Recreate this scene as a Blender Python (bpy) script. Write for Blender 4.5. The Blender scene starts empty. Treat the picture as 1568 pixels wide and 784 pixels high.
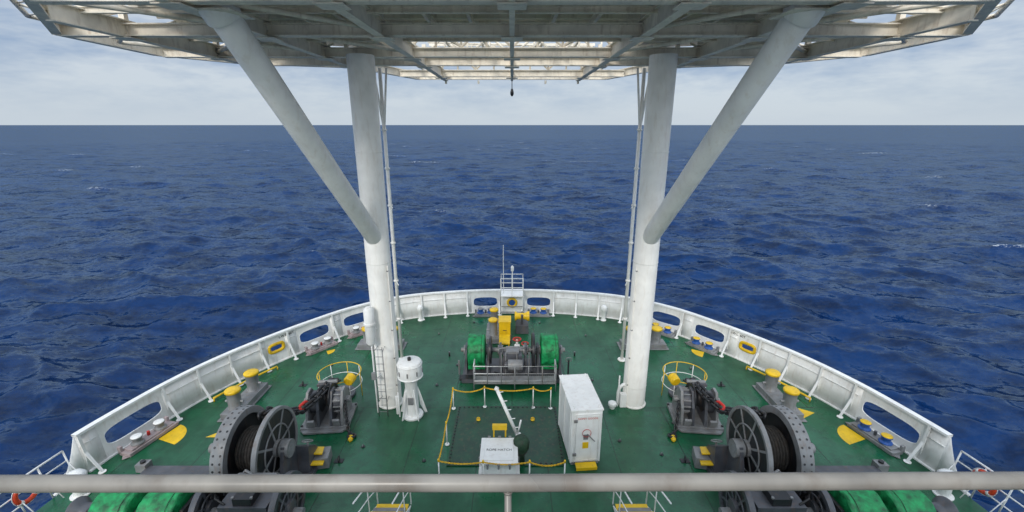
import bpy, math, random
import numpy as np
from mathutils import Vector, Matrix
random.seed(7); rng=np.random.RandomState(5)
sc=bpy.context.scene
sc.view_settings.view_transform='Standard'; sc.view_settings.look='None'
sc.view_settings.exposure=0

# ---------------------------------------------------------------- materials
def nt(name):
    m=bpy.data.materials.new(name); m.use_nodes=True
    n=m.node_tree; return m,n.nodes,n.links,n.nodes['Principled BSDF']
def ramp(N,L,src,p0,p1,c0=(0,0,0,1),c1=(1,1,1,1)):
    r=N.new('ShaderNodeValToRGB'); r.color_ramp.elements[0].position=p0; r.color_ramp.elements[1].position=p1
    r.color_ramp.elements[0].color=c0; r.color_ramp.elements[1].color=c1
    L.new(src,r.inputs[0]); return r.outputs[0]
def noise(N,L,co,scale,detail=4,rough=.55,mapscale=None):
    n=N.new('ShaderNodeTexNoise'); n.inputs['Scale'].default_value=scale; n.inputs['Detail'].default_value=detail
    n.inputs['Roughness'].default_value=rough
    if mapscale:
        mp=N.new('ShaderNodeMapping'); mp.inputs['Scale'].default_value=mapscale; L.new(co,mp.inputs[0]); co=mp.outputs[0]
    L.new(co,n.inputs['Vector']); return n
def mixc(N,L,fac,a,b,mode='MIX'):
    m=N.new('ShaderNodeMix'); m.data_type='RGBA'; m.blend_type=mode
    for inp,val in ((m.inputs[0],fac),(m.inputs[6],a),(m.inputs[7],b)):
        if hasattr(val,'links'): L.new(val,inp)
        elif isinstance(val,(int,float)): inp.default_value=val
        else: inp.default_value=(*val[:3],1)
    return m.outputs[2]
def mth(N,L,op,a,b=None):
    m=N.new('ShaderNodeMath'); m.operation=op
    for i,v in enumerate((a,b)):
        if v is None: continue
        if hasattr(v,'links'): L.new(v,m.inputs[i])
        else: m.inputs[i].default_value=v
    return m.outputs[0]
def paint(name,col,rough=.42,metal=0,var=.18,dirt=(.16,.09,.05),amt=.25,bump=.05,scale=2.0,streak=True):
    m,N,L,P=nt(name)
    tc=N.new('ShaderNodeTexCoord').outputs['Object']
    n1=noise(N,L,tc,scale,3)
    dark=tuple(c*(1-var*1.6) for c in col); lite=tuple(min(1,c*(1+var*.5)) for c in col)
    base=mixc(N,L,ramp(N,L,n1.outputs[0],.3,.7),dark,lite)
    n2=noise(N,L,tc,3.2,5,.65,(2.2,2.2,.45) if streak else (1,1,1))
    f=ramp(N,L,n2.outputs[0],.52,.74)
    f=mth(N,L,'MULTIPLY',f,amt)
    base=mixc(N,L,f,base,dirt)
    L.new(base,P.inputs['Base Color'])
    r=mth(N,L,'MULTIPLY',n1.outputs[0],.3); r=mth(N,L,'ADD',r,rough-.15); L.new(r,P.inputs['Roughness'])
    P.inputs['Metallic'].default_value=metal
    if bump>.1:
        n3=noise(N,L,tc,9,2)
        b=N.new('ShaderNodeBump'); b.inputs['Strength'].default_value=bump*3; b.inputs['Distance'].default_value=.02
        L.new(n3.outputs[0],b.inputs['Height']); L.new(b.outputs[0],P.inputs['Normal'])
    return m
WHITE=paint('white_paint',(.85,.85,.83),.38,amt=.26,var=.07,dirt=(.34,.22,.13))
CREAM=paint('cream_structure_paint',(.84,.77,.65),.5,amt=.45,var=.13,dirt=(.26,.16,.09))
COLM=paint('column_paint',(.88,.86,.81),.42,amt=.28,var=.06,dirt=(.5,.39,.26))
RAILM=paint('handrail_shaded_white',(.24,.22,.19),.33,amt=.55,var=.22,scale=5,dirt=(.11,.075,.05))  # white rail seen against the light; its shade is put into this darker base colour
GREY=paint('grey_machinery_paint',(.09,.095,.11),.40,amt=.45,var=.3)
LGREY=paint('light_grey_paint',(.24,.245,.25),.42,amt=.5,var=.22)
DARK=paint('dark_steel',(.018,.020,.024),.4,amt=.3,var=.3)
PINK=paint('grey_pink_fairlead_paint',(.42,.34,.34),.5,amt=.4,var=.2)
YEL=paint('yellow_paint',(.82,.52,.01),.4,amt=.30,var=.14)
RED=paint('red_paint',(.60,.03,.02),.45,amt=.2)
BLUE=paint('blue_paint',(.02,.10,.38),.45,amt=.2)
BLACK=paint('black_rubber',(.012,.012,.012),.55,amt=.1)
HULL=paint('hull_paint',(.05,.09,.17),.4,amt=.3)
ORANGE=paint('lifebuoy_orange',(.75,.07,.02),.45,amt=.1)
TARP=paint('green_tarpaulin',(.005,.29,.085),.55,var=.45,amt=.3,bump=.3,scale=5,dirt=(.005,.06,.02))
TARPD=paint('dark_green_tarpaulin',(.02,.06,.03),.6,var=.4,amt=.2,bump=.3,scale=6)
ROPE=paint('dark_rope_fibre',(.045,.04,.036),.8,var=.4,amt=.3,bump=.3,scale=12)
YROPE=paint('yellow_rope',(.80,.48,.02),.7,var=.2,amt=.2)
HPLATE=paint('hatch_green_paint',(.007,.062,.027),.34,amt=.4,var=.3)

def deck_mat():
    m,N,L,P=nt('green_deck_paint')
    tc=N.new('ShaderNodeTexCoord').outputs['Object']
    n1=noise(N,L,tc,.30,5,.65); n2=noise(N,L,tc,3.0,5,.7)
    n4=noise(N,L,tc,1.1,5,.75,(1,.22,1))
    base=mixc(N,L,ramp(N,L,n1.outputs[0],.35,.65),(.0035,.062,.026),(.008,.125,.052))
    base=mixc(N,L,mth(N,L,'MULTIPLY',ramp(N,L,n2.outputs[0],.46,.72),.65),base,(.004,.036,.018))
    base=mixc(N,L,mth(N,L,'MULTIPLY',ramp(N,L,n4.outputs[0],.54,.70),.40),base,(.03,.17,.08))
    br=N.new('ShaderNodeTexBrick'); br.inputs['Scale'].default_value=1.0; br.inputs['Mortar Size'].default_value=.02
    br.inputs['Brick Width'].default_value=2.4; br.inputs['Row Height'].default_value=5.2; br.offset=.5
    br.inputs['Mortar Smooth'].default_value=.3
    L.new(tc,br.inputs['Vector'])
    base=mixc(N,L,mth(N,L,'MULTIPLY',br.outputs['Fac'],.7),base,(.004,.02,.010))
    n5=noise(N,L,tc,7,4,.7)
    base=mixc(N,L,mth(N,L,'MULTIPLY',ramp(N,L,n5.outputs[0],.64,.70),.6),base,(.12,.075,.035))
    L.new(base,P.inputs['Base Color'])
    r=ramp(N,L,n1.outputs[0],.38,.60,(.42,.42,.42,1),(.12,.12,.12,1))
    rr=mth(N,L,'ADD',r,mth(N,L,'MULTIPLY',n2.outputs[0],.16)); L.new(rr,P.inputs['Roughness'])
    n6=noise(N,L,tc,.8,2)
    h=mth(N,L,'ADD',n6.outputs[0],mth(N,L,'MULTIPLY',br.outputs['Fac'],.12))
    b=N.new('ShaderNodeBump'); b.inputs['Strength'].default_value=.7; b.inputs['Distance'].default_value=.035
    L.new(h,b.inputs['Height']); L.new(b.outputs[0],P.inputs['Normal'])
    return m
DECK=deck_mat()

def sea_mat():
    m=bpy.data.materials.new('sea_water'); m.use_nodes=True; N=m.node_tree.nodes; L=m.node_tree.links
    N.clear(); out=N.new('ShaderNodeOutputMaterial')
    g=N.new('ShaderNodeNewGeometry'); pos=g.outputs['Position']
    def vm(op,a,b=None):
        v=N.new('ShaderNodeVectorMath'); v.operation=op
        for i,x in enumerate((a,b)):
            if x is None: continue
            if hasattr(x,'links'): L.new(x,v.inputs[i])
            else: v.inputs[i].default_value=x
        return v.outputs[0]
    acc=g.outputs['Normal']
    for s,k,ms,dt in ((1.5,1.05,(.8,1.2,1),3),(.30,.75,(.6,1.5,1),3),(.05,.32,(.6,1.8,1),2)):
        n=noise(N,L,pos,s,dt,.68,ms)
        v=vm('SUBTRACT',n.outputs['Color'],(.5,.5,.5)); v=vm('MULTIPLY',v,(k*.7,k,0)); acc=vm('ADD',acc,v)
    nn=vm('NORMALIZE',acc)
    big=noise(N,L,pos,.010,3,.6,(.7,2.2,1)); mid=noise(N,L,pos,.22,4,.7,(.6,1.5,1))
    base=mixc(N,L,ramp(N,L,big.outputs[0],.3,.7),(.0004,.016,.076),(.0009,.027,.112))
    base=mixc(N,L,mth(N,L,'MULTIPLY',ramp(N,L,mid.outputs[0],.42,.62),.8),base,(.0002,.0045,.024))
    at=N.new('ShaderNodeAttribute'); at.attribute_name='foam'
    fn=noise(N,L,pos,1.3,5,.78,(.6,1.4,1)); f2=noise(N,L,pos,.035,2,.5)
    f=mth(N,L,'MULTIPLY',ramp(N,L,fn.outputs[0],.52,.62),ramp(N,L,f2.outputs[0],.54,.61))
    f=mth(N,L,'MULTIPLY',f,at.outputs['Fac'])
    base=mixc(N,L,f,base,(.55,.6,.65))
    d=N.new('ShaderNodeBsdfDiffuse'); L.new(base,d.inputs[0])
    gl=N.new('ShaderNodeBsdfGlossy'); gl.inputs['Roughness'].default_value=.14; gl.inputs[0].default_value=(.76,.91,1,1); L.new(nn,gl.inputs['Normal'])
    L.new(nn,d.inputs['Normal'])
    fr=N.new('ShaderNodeFresnel'); fr.inputs[0].default_value=1.33; L.new(nn,fr.inputs['Normal'])
    fc=mth(N,L,'MULTIPLY',fr.outputs[0],.85); fc=mth(N,L,'MINIMUM',fc,.27)
    fc=mth(N,L,'MULTIPLY',fc,mth(N,L,'SUBTRACT',1.0,f))
    mx=N.new('ShaderNodeMixShader'); L.new(fc,mx.inputs[0]); L.new(d.outputs[0],mx.inputs[1]); L.new(gl.outputs[0],mx.inputs[2])
    L.new(mx.outputs[0],out.inputs[0])
    return m
SEA=sea_mat()

# ---------------------------------------------------------------- mesh builder
def frame(d):
    d=Vector(d).normalized(); a=Vector((0,0,1)) if abs(d.z)<.9 else Vector((1,0,0))
    u=d.cross(a).normalized(); w=d.cross(u).normalized(); return d,u,w
class B:
    def __init__(s,name,loc=(0,0,0),rz=0,mir=False,bevel=.008,parent=None):
        s.name=name; s.loc=Vector(loc); s.rz=rz; s.mir=mir; s.bev=bevel; s.parent=parent
        s.v=[];s.f=[];s.mi=[];s.sm=[];s.mats=[]
    def add(s,vs,fs,mat,smooth=False):
        if mat not in s.mats: s.mats.append(mat)
        k=s.mats.index(mat); o=len(s.v)
        s.v+= [tuple(v) for v in vs]
        for f in fs: s.f.append(tuple(i+o for i in f)); s.mi.append(k)
        if isinstance(smooth,list): s.sm+=smooth
        else: s.sm+=[smooth]*len(fs)
    def box(s,c,d,mat,rot=(0,0,0)):
        from mathutils import Euler
        R=Euler(rot).to_matrix(); c=Vector(c)
        vs=[c+R@Vector((x*d[0]/2,y*d[1]/2,z*d[2]/2)) for x in(-1,1) for y in(-1,1) for z in(-1,1)]
        s.add(vs,[(0,1,3,2),(4,6,7,5),(0,4,5,1),(2,3,7,6),(0,2,6,4),(1,5,7,3)],mat)
    def lathe(s,p,axis,prof,mat,n=24,jit=0):
        d,u,w=frame(axis); p=Vector(p); vs=[];fs=[];sm=[]
        for (r,h) in prof:
            for i in range(n):
                a=2*math.pi*i/n; rr=r*(1+(random.uniform(-jit,jit) if jit else 0))
                vs.append(p+d*h+(u*math.cos(a)+w*math.sin(a))*rr)
        for j in range(len(prof)-1):
            for i in range(n):
                k=(i+1)%n; fs.append((j*n+i,(j+1)*n+i,(j+1)*n+k,j*n+k)); sm.append(True)
        fs.append(tuple(range(n))); sm.append(False)
        fs.append(tuple(reversed(range((len(prof)-1)*n,len(prof)*n)))); sm.append(False)
        s.add(vs,fs,mat,sm)
    def cyl(s,a,b,r,mat,r2=None,n=20):
        a=Vector(a);b=Vector(b); r2=r if r2 is None else r2
        s.lathe(a,b-a,[(r,0),(r2,(b-a).length)],mat,n)
    def ring(s,p,axis,ro,ri,w,mat,n=40):
        d,u,wv=frame(axis); p=Vector(p); vs=[];fs=[]
        for (r,h) in ((ro,-w/2),(ro,w/2),(ri,w/2),(ri,-w/2)):
            for i in range(n):
                a=2*math.pi*i/n; vs.append(p+d*h+(u*math.cos(a)+wv*math.sin(a))*r)
        sm=[]
        for j in range(4):
            for i in range(n):
                k=(i+1)%n;jj=(j+1)%4; fs.append((j*n+i,jj*n+i,jj*n+k,j*n+k)); sm.append(j in(0,2))
        s.add(vs,fs,mat,sm)
    def tube(s,pts,r,mat,closed=False,n=8):
        pts=[Vector(p) for p in pts]; m=len(pts); vs=[];fs=[]
        def tan(i):
            if closed: return (pts[(i+1)%m]-pts[i-1]).normalized()
            if i==0: return (pts[1]-pts[0]).normalized()
            if i==m-1: return (pts[-1]-pts[-2]).normalized()
            return ((pts[i+1]-pts[i]).normalized()+(pts[i]-pts[i-1]).normalized()).normalized()
        d,u,w=frame(tan(0))
        for i in range(m):
            d=tan(i); u=(u-d*u.dot(d)).normalized(); w=d.cross(u)
            for k in range(n):
                a=2*math.pi*k/n; vs.append(pts[i]+(u*math.cos(a)+w*math.sin(a))*r)
        for i in range(m if closed else m-1):
            j=(i+1)%m
            for k in range(n):
                l=(k+1)%n; fs.append((i*n+k,i*n+l,j*n+l,j*n+k))
        sm=[True]*len(fs)
        if not closed: fs+= [tuple(reversed(range(n))),tuple(range((m-1)*n,m*n))]; sm+=[False,False]
        s.add(vs,fs,mat,sm)
    def torus(s,c,R,r,axis,mat,n=32,a0=0,a1=2*math.pi,nn=8):
        d,u,w=frame(axis); c=Vector(c); full=abs(a1-a0-2*math.pi)<1e-4
        k=n if full else n+1
        s.tube([c+(u*math.cos(a0+(a1-a0)*i/n)+w*math.sin(a0+(a1-a0)*i/n))*R for i in range(k)],r,mat,full,nn)
    def prism(s,pts,vec,mat):
        pts=[Vector(p) for p in pts]; v=Vector(vec); n=len(pts)
        vs=pts+[p+v for p in pts]
        fs=[tuple(range(n)),tuple(reversed(range(n,2*n)))]+[(i,n+i,n+(i+1)%n,(i+1)%n) for i in range(n)]
        s.add(vs,fs,mat)
    def ibeam(s,a,b,dep,wid,mat,t=.03):
        a=Vector(a);b=Vector(b); d=(b-a); L=d.length; d.normalize(); side=d.cross(Vector((0,0,1))).normalized(); up=side.cross(d)
        def bx(cu,su,sw):
            vs=[]
            for e in (a,b):
                for x in(-1,1):
                    for z in(-1,1): vs.append(e+side*(x*sw/2)+up*(cu+z*su/2))
            s.add(vs,[(0,1,3,2),(4,6,7,5),(0,4,5,1),(2,3,7,6),(0,2,6,4),(1,5,7,3)],mat)
        bx(t/2,t,wid); bx(dep-t/2,t,wid); bx(dep/2,dep-2*t,t)
    def link(s,c,d,L,r,mat,roll):
        d=Vector(d).normalized(); _,u,w=frame(d); e=(u*math.cos(roll)+w*math.sin(roll)); c=Vector(c)
        pts=[]; h=L*.26
        for i in range(16):
            a=2*math.pi*i/16; x=math.cos(a)*h; y=math.sin(a)*h
            pts.append(c+d*(x+(L/2-h)*(1 if math.cos(a)>0 else -1))+e*y)
        s.tube(pts,r,mat,True,6)
    def chain(s,path,L,r,mat,matfn=None):
        P=[Vector(p) for p in path]; acc=[0]
        for i in range(1,len(P)): acc.append(acc[-1]+(P[i]-P[i-1]).length)
        st=L*.66; q=st/2; k=0
        while q<acc[-1]:
            i=max(j for j in range(len(acc)) if acc[j]<=q); i=min(i,len(P)-2)
            t=(q-acc[i])/(acc[i+1]-acc[i]); c=P[i].lerp(P[i+1],t)
            s.link(c,P[i+1]-P[i],L,r,matfn(k) if matfn else mat,(k%2)*math.pi/2+.3); q+=st;k+=1
    def done(s,solid=0):
        vs=s.v; fs=s.f; loc=s.loc.copy(); rz=s.rz
        if s.mir:
            vs=[(-x,y,z) for x,y,z in vs]; fs=[tuple(reversed(f)) for f in fs]; loc.x=-loc.x; rz=-rz
        me=bpy.data.meshes.new(s.name); me.from_pydata(vs,[],fs)
        for m in s.mats: me.materials.append(m)
        me.polygons.foreach_set('material_index',s.mi); me.polygons.foreach_set('use_smooth',s.sm); me.update()
        ob=bpy.data.objects.new(s.name,me); sc.collection.objects.link(ob); ob.location=loc; ob.rotation_euler=(0,0,rz)
        if s.parent: ob.parent=s.parent
        if solid:
            md=ob.modifiers.new('solid','SOLIDIFY'); md.thickness=solid; md.offset=0
        if s.bev:
            md=ob.modifiers.new('bevel','BEVEL'); md.width=s.bev; md.segments=2; md.limit_method='ANGLE'; md.angle_limit=math.radians(50)
        return ob
def empty(name,loc=(0,0,0)):
    e=bpy.data.objects.new(name,None); e.location=loc; sc.collection.objects.link(e); e.empty_display_size=.3; return e
def text(body,size,loc,rot,mat,parent,name):
    c=bpy.data.curves.new(name,'FONT'); c.body=body; c.size=size; c.align_x='CENTER'; c.align_y='CENTER'; c.extrude=.002
    o=bpy.data.objects.new(name,c); sc.collection.objects.link(o); o.location=loc; o.rotation_euler=rot; c.materials.append(mat); o.parent=parent; return o

# ---------------------------------------------------------------- ship plan curve
half=[(0,25.2),(3,25.0),(6.2,24.2),(8.6,22.6),(10.3,20.6),(11.6,18.7),(12.6,16.9),(13.3,15.1),(13.75,13.3),(14.0,11.9),(14.15,10),(14.3,6),(14.4,2),(14.4,-4)]
ctrl=[(-x,y) for x,y in reversed(half[1:])]+half
def cr(P):
    out=[]
    for i in range(len(P)-1):
        p0=np.array(P[max(i-1,0)]);p1=np.array(P[i]);p2=np.array(P[i+1]);p3=np.array(P[min(i+2,len(P)-1)])
        for t in np.linspace(0,1,24,endpoint=False):
            out.append(.5*((2*p1)+(-p0+p2)*t+(2*p0-5*p1+4*p2-p3)*t*t+(-p0+3*p1-3*p2+p3)*t**3))
    out.append(np.array(P[-1])); return np.array(out)
CV=cr(ctrl); seg=np.r_[0,np.cumsum(np.linalg.norm(np.diff(CV,axis=0),axis=1))]; seg-=seg[-1]/2
def C(s): return Vector((np.interp(s,seg,CV[:,0]),np.interp(s,seg,CV[:,1]),0))
def T(s): return (C(s+.05)-C(s-.05)).normalized()
def Nn(s): t=T(s); return Vector((-t.y,t.x,0))   # outward
def s_at(x,y):
    d=(CV[:,0]-x)**2+(CV[:,1]-y)**2; return float(seg[d.argmin()])
BH=1.4
def W(s,z,off=0): return C(s)+Nn(s)*(.14*z/BH+off)+Vector((0,0,z))
S_END=s_at(13.95,12.1)

# deck
db=B('ship_deck',bevel=0); M=160
ss=np.linspace(0,seg[-1],M); vs=[];fs=[]
for s in ss:
    a=C(s); b=C(-s); vs+= [a,b]
fs=[(2*i,2*i+1,2*i+3,2*i+2) for i in range(M-1)]
db.add(vs,fs,DECK); db.done()
# hull
hb=B('ship_hull',bevel=0); vs=[];fs=[]; K=160; sl=np.linspace(seg[0],seg[-1],K)
for zi,(z,k) in enumerate(((-.02,0.02),(-.6,-.05),(-3.5,-.7),(-7,-1.5),(-12,-2.2))):
    for s in sl: 
        p=C(s)+Nn(s)*(k*(1 if s*s<900 else .5)); vs.append((p.x,p.y,z))
for j in range(4):
    for i in range(K-1): fs.append((j*K+i,(j+1)*K+i,(j+1)*K+i+1,j*K+i+1))
hb.add(vs,fs,HULL,True); hb.done()

# ---------------------------------------------------------------- bulwark
bul=empty('bulwark',(0,24,0))
def fin(b,par,**k):
    o=b.done(**k); o.parent=par; o.location=o.location-par.location; return o
openings=[]
for sx in (-1,1):
    for (x,y,w,h,zc) in ((1.65,25.1,1.45,.58,.68),(8.55,22.7,1.6,.60,.70),(10.1,20.9,1.6,.60,.70),(11.25,19.25,.70,.36,.74),(13.6,13.75,2.0,.64,.68)):
        openings.append((s_at(sx*x,y),w,h,zc))
openings.sort()
pb=B('plating',bevel=0)
def strip(s0,s1):
    n=max(1,int((s1-s0)/.3)); vs=[];fs=[]
    for i in range(n+1):
        s=s0+(s1-s0)*i/n; vs+=[W(s,0.0),W(s,BH)]
    pb.add(vs,[(2*i,2*i+2,2*i+3,2*i+1) for i in range(n)],WHITE,True)
cur=-S_END
frames=B('opening_frames',bevel=0)
for (s0,w,h,zc) in openings:
    a=s0-w/2-.12;b=s0+w/2+.12
    strip(cur,a); cur=b
    n=40; vs=[];fs=[]
    inner=[]
    for i in range(n):
        t=2*math.pi*i/n; ct,st=math.cos(t),math.sin(t)
        e=.55
        ix=math.copysign(abs(ct)**e,ct)*w/2; iz=math.copysign(abs(st)**e,st)*h/2
        k=max(abs(ct),abs(st)); ox=ct/k*(w/2+.12); oz=st/k
        ozz=zc+oz*(BH-zc) if oz>0 else zc+oz*zc
        vs+=[W(s0+ix,zc+iz),W(s0+ox,ozz)]
        inner.append(W(s0+ix,zc+iz))
    fs=[(2*i,2*i+1,(2*i+3)%(2*n),(2*i+2)%(2*n)) for i in range(n)]
    pb.add(vs,fs,WHITE,False)
    ringmat=YEL if w<1 else WHITE
    frames.tube(inner,.024 if w>=1 else .08,ringmat,True,8)
strip(cur,S_END)
for sg in (-1,1):
    n=10; vs=[];fs=[]
    for i in range(n+1):
        t=i/n; s=sg*(S_END+t*1.0); z=BH*(1-t)**1.9*1.0+.02
        vs+=[W(s,0),W(s,z,.12*t)]
    f=[(2*i,2*i+2,2*i+3,2*i+1) for i in range(n)]
    if sg<0: f=[tuple(reversed(q)) for q in f]
    pb.add(vs,f,WHITE,True)
fin(pb,bul,solid=.025); fin(frames,bul)
cap=B('cap_rail',bevel=0); n=180; vs=[];fs=[]
for i in range(n+1):
    s=-S_END+2*S_END*i/n
    vs+=[W(s,BH-.05,-.11),W(s,BH+.03,-.11),W(s,BH+.03,.09),W(s,BH-.05,.09)]
for i in range(n):
    for k in range(4): fs.append((4*i+k,4*i+(k+1)%4,4*i+4+(k+1)%4,4*i+4+k))
cap.add(vs,fs,WHITE)
vs=[];fs=[]
for i in range(n+1):
    s=-S_END+2*S_END*i/n
    vs+=[W(s,.004,-.09),W(s,.05,-.09),W(s,.05,-.014),W(s,.004,-.014)]
for i in range(n):
    for k in range(4): fs.append((4*i+k,4*i+(k+1)%4,4*i+4+(k+1)%4,4*i+4+k))
cap.add(vs,fs,WHITE)
edges=[-S_END]+[e for (s0,w,h,zc) in openings for e in (s0-w/2-.2,s0+w/2+.2)]+[S_END]
for e0,e1 in zip(edges[::2],edges[1::2]):
    if e1-e0<.3: continue
    cap.tube([W(s,.98,-.05) for s in np.linspace(e0,e1,max(3,int((e1-e0)/.4)))],.022,WHITE,False,6)
fin(cap,bul)
st=B('stays',bevel=0)
s=-S_END+.05
while s<=S_END:
    ok=True
    for (s0,w,h,zc) in openings:
        if abs(s-s0)<w/2+.1: ok=False
    if ok:
        t=T(s)*.014
        pr=[W(s,BH-.06,-.02),W(s,BH-.06,-.11),W(s,.75,-.13),W(s,.03,-.50),W(s,.03,-.42),W(s,.6,-.10),W(s,.25,-.02)]
        st.prism([p-t for p in pr],t*2,WHITE)
        a=W(s,.75,-.135);b=W(s,.03,-.51)
        u=T(s)*.045
        st.prism([a-u,a+u,b+u,b-u],(Nn(s)*.015),WHITE)
        a2=W(s,BH-.06,-.115); st.prism([a2-u,a2+u,a+u,a-u],(Nn(s)*.015),WHITE)
        p=W(s,.012,-.47); st.cyl(p,p+Vector((0,0,.03)),.11,WHITE,n=12)
        s+=1.35
    else: s+=.15
fin(st,bul)
for sg in (-1,1):
    p=W(s_at(sg*10.95,19.75),1.18,-.03); n_=-Nn(s_at(sg*10.95,19.75)); ang=math.atan2(n_.y,n_.x)+math.pi/2
    o=text('S.W.L. 60T',.17,p-bul.location,(math.radians(90),0,ang),BLACK,bul,'stencil')

def fairlead(x,y,w,basem,capm,rollm,single=False):
    s=s_at(x,y); p=C(s)-Nn(s)*.48; t=T(s)
    b=B('roller_fairlead',loc=p,rz=math.atan2(t.y,t.x),bevel=.012)
    b.prism([(-w/2,-.24,0.004),(w/2,-.24,.004),(w/2,.24,.004),(-w/2,.24,.004)],(0,0,.13),basem)
    b.box((0,0,.16),(w*.86,.38,.07),basem)
    b.box((-w/2+.05,.22,.2),(.1,.14,.26),basem); b.box((w/2-.05,.22,.2),(.1,.14,.26),basem)
    for xx in (-w*.23,w*.23):
        b.lathe((xx,0,.18),(0,0,1),[(.21,0),(.21,.05),(.14,.09),(.14,.20),(.18,.24),(.18,.27)],rollm,20)
        b.lathe((xx,0,.45),(0,0,1),[(.18,0),(.17,.03),(.05,.05)],capm,20)
    b.lathe((0,.02,.20),(0,0,1),[(.05,0),(.05,.16)],RED if capm is WHITE else GREY,12)
    for k in (-1,1):
        b.prism([(k*w/2,-.2,.01),(k*(w/2+.18),-.1,.01),(k*w/2,.1,.01)][::k],(0,0,.03),basem)
    b.done()
fairlead(-1.65,25.1,1.3,LGREY,LGREY,BLUE); fairlead(1.65,25.1,1.3,LGREY,YEL,BLUE)
fairlead(-8.55,22.7,1.5,PINK,WHITE,LGREY); fairlead(-10.1,20.9,1.5,PINK,WHITE,LGREY)
fairlead(8.55,22.7,1.5,LGREY,YEL,BLUE); fairlead(10.1,20.9,1.5,LGREY,YEL,BLUE)
fairlead(-13.6,13.75,1.8,PINK,WHITE,LGREY); fairlead(13.6,13.75,1.7,LGREY,YEL,BLUE)

# ---------------------------------------------------------------- side guard rails
for mir in (False,True):
    b=B('side_guard_rail',bevel=0)
    S0=-S_END-.35; S1=s_at(-14.35,4)
    sl=np.linspace(S0,S1,12)
    for z in (.38,.74,1.1): b.tube([W(s,z,.10) for s in sl],.022 if z<1 else .03,WHITE)
    for s in sl:
        b.cyl(W(s,0,.02),W(s,1.1,.10-.0),.024,WHITE,n=10)
        b.tube([W(s,.7,.08),W(s,.02,-.35)],.015,WHITE)
    b.mir=mir; b.done()
    b=B('mushroom_vent',loc=(-13.35,11.15,0),mir=mir)
    b.cyl((0,0,0),(0,0,.62),.16,WHITE); b.lathe((0,0,.6),(0,0,1),[(.26,0),(.28,.05),(.28,.13),(.20,.22),(.06,.26)],WHITE); b.cyl((0,0,0.004),(0,0,.05),.26,WHITE)
    b.done()
    b=B('lifebuoy',loc=(-14.2,10.55,.72) if not mir else (-14.15,10.9,.72),rz=math.radians(90),mir=mir,bevel=0)
    b.torus((0,0,0),.30,.065,(0,1,0),ORANGE,32,nn=10)
    for k in range(4):
        a=math.pi/4+k*math.pi/2; c=Vector((math.cos(a)*.30,0,math.sin(a)*.30)); tt=Vector((-math.sin(a),0,math.cos(a)))
        b.cyl(c-tt*.05,c+tt*.05,.07,WHITE,n=12)
    b.torus((0,0,0),.385,.010,(0,1,0),WHITE,24,nn=5)
    b.done()

# ---------------------------------------------------------------- columns & braces
for mir in (False,True):
    b=B('helideck_support_column',loc=(-5.0,15.95,0),mir=mir,bevel=.01)
    b.lathe((0,0,0.004),(0,0,1),[(.50,0),(.50,.05),(.45,.06),(.45,13.2)],COLM,48)
    b.ring((0,0,.9),(0,0,1),.457,.445,.05,COLM); b.ring((0,0,6.1),(0,0,1),.459,.445,.04,COLM); b.ring((0,0,10.1),(0,0,1),.459,.445,.04,COLM)
    b.cyl((0,-.15,7.0),(-.95,-5.85,13.25),.31,COLM,n=36)
    b.cyl((-.93,-5.75,13.12),(-.98,-6.0,13.4),.36,COLM,n=36)
    b.box((-.95,-5.9,13.16),(1.0,.9,.03),CREAM)
    # conduit and clips on the inboard face
    b.cyl((.40,-.27,.05),(.40,-.27,6.0),.022,COLM,n=8)
    for z in (1,2.2,3.4,4.6,5.8): b.box((.38,-.26,z),(.08,.08,.04),LGREY,(0,0,-.6))
    b.done()
    b=B('helideck_stanchion_pipe',loc=(-5.35,19.4,0),mir=mir,bevel=0)
    b.cyl((0,0,0.004),(0,0,13.2),.075,COLM,n=16); b.cyl((0,0,.004),(0,0,.06),.2,COLM)
    b.cyl((.0,0,10.8),(-.25,-.1,13.2),.05,COLM,n=10); b.cyl((0,0,10.8),(.30,-.1,13.2),.045,COLM,n=10)
    for z in (2.2,4.1,5.9,7.6,9.2,10.8): b.ring((0,0,z),(0,0,1),.11,.07,.08,COLM,16)
    for z in (4.1,7.6,10.8): b.cyl((0,0,z),(.26,-.6,z),.02,COLM,n=8)
    b.done()

b=B('fog_horn_cylinder',loc=(-5.33,15.28,0))
b.lathe((0,0,3.0),(0,0,1),[(.12,0),(.19,.1),(.19,.8),(.22,.82),(.22,.9),(.19,.92),(.19,1.45),(.08,1.55)],WHITE)
b.cyl((0,0,.004),(0,0,3.02),.035,WHITE,n=10); b.cyl((0,0,3.5),(.2,.4,3.5),.03,WHITE,n=8); b.cyl((0,0,1.5),(.2,.4,1.5),.02,WHITE,n=8)
b.box((.0,-.1,1.7),(.16,.1,.3),LGREY); b.done()
b=B('column_foot_ladder',loc=(-5.05,15.05,0),bevel=0)
for x in (-.17,.17): b.cyl((x,0,.004),(x,0,3.0),.018,LGREY,n=8)
for i in range(10): b.cyl((-.17,0,.2+i*.3),(.17,0,.2+i*.3),.012,LGREY,n=6)
for z in (.6,2.8): 
    for x in (-.17,.17): b.cyl((x,0,z),(x*.8,.48,z),.012,LGREY,n=6)
b.done()
b=B('vent_pipe_elbow',loc=(4.35,15.9,0))
b.tube([(0,0,.004),(0,0,.5),(.03,-.02,.75),(.16,-.05,.9),(.35,-.08,.92)],.07,WHITE,n=12)
b.lathe((-.30,-.35,.004),(0,0,1),[(.10,0),(.10,.1),(.17,.15),(.17,.26),(.08,.32)],WHITE); b.cyl((-.05,-.2,.004),(-.05,-.2,1.4),.03,WHITE,n=8)
b.box((.15,-.2,.3),(.25,.2,.6),WHITE)
b.done()

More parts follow.
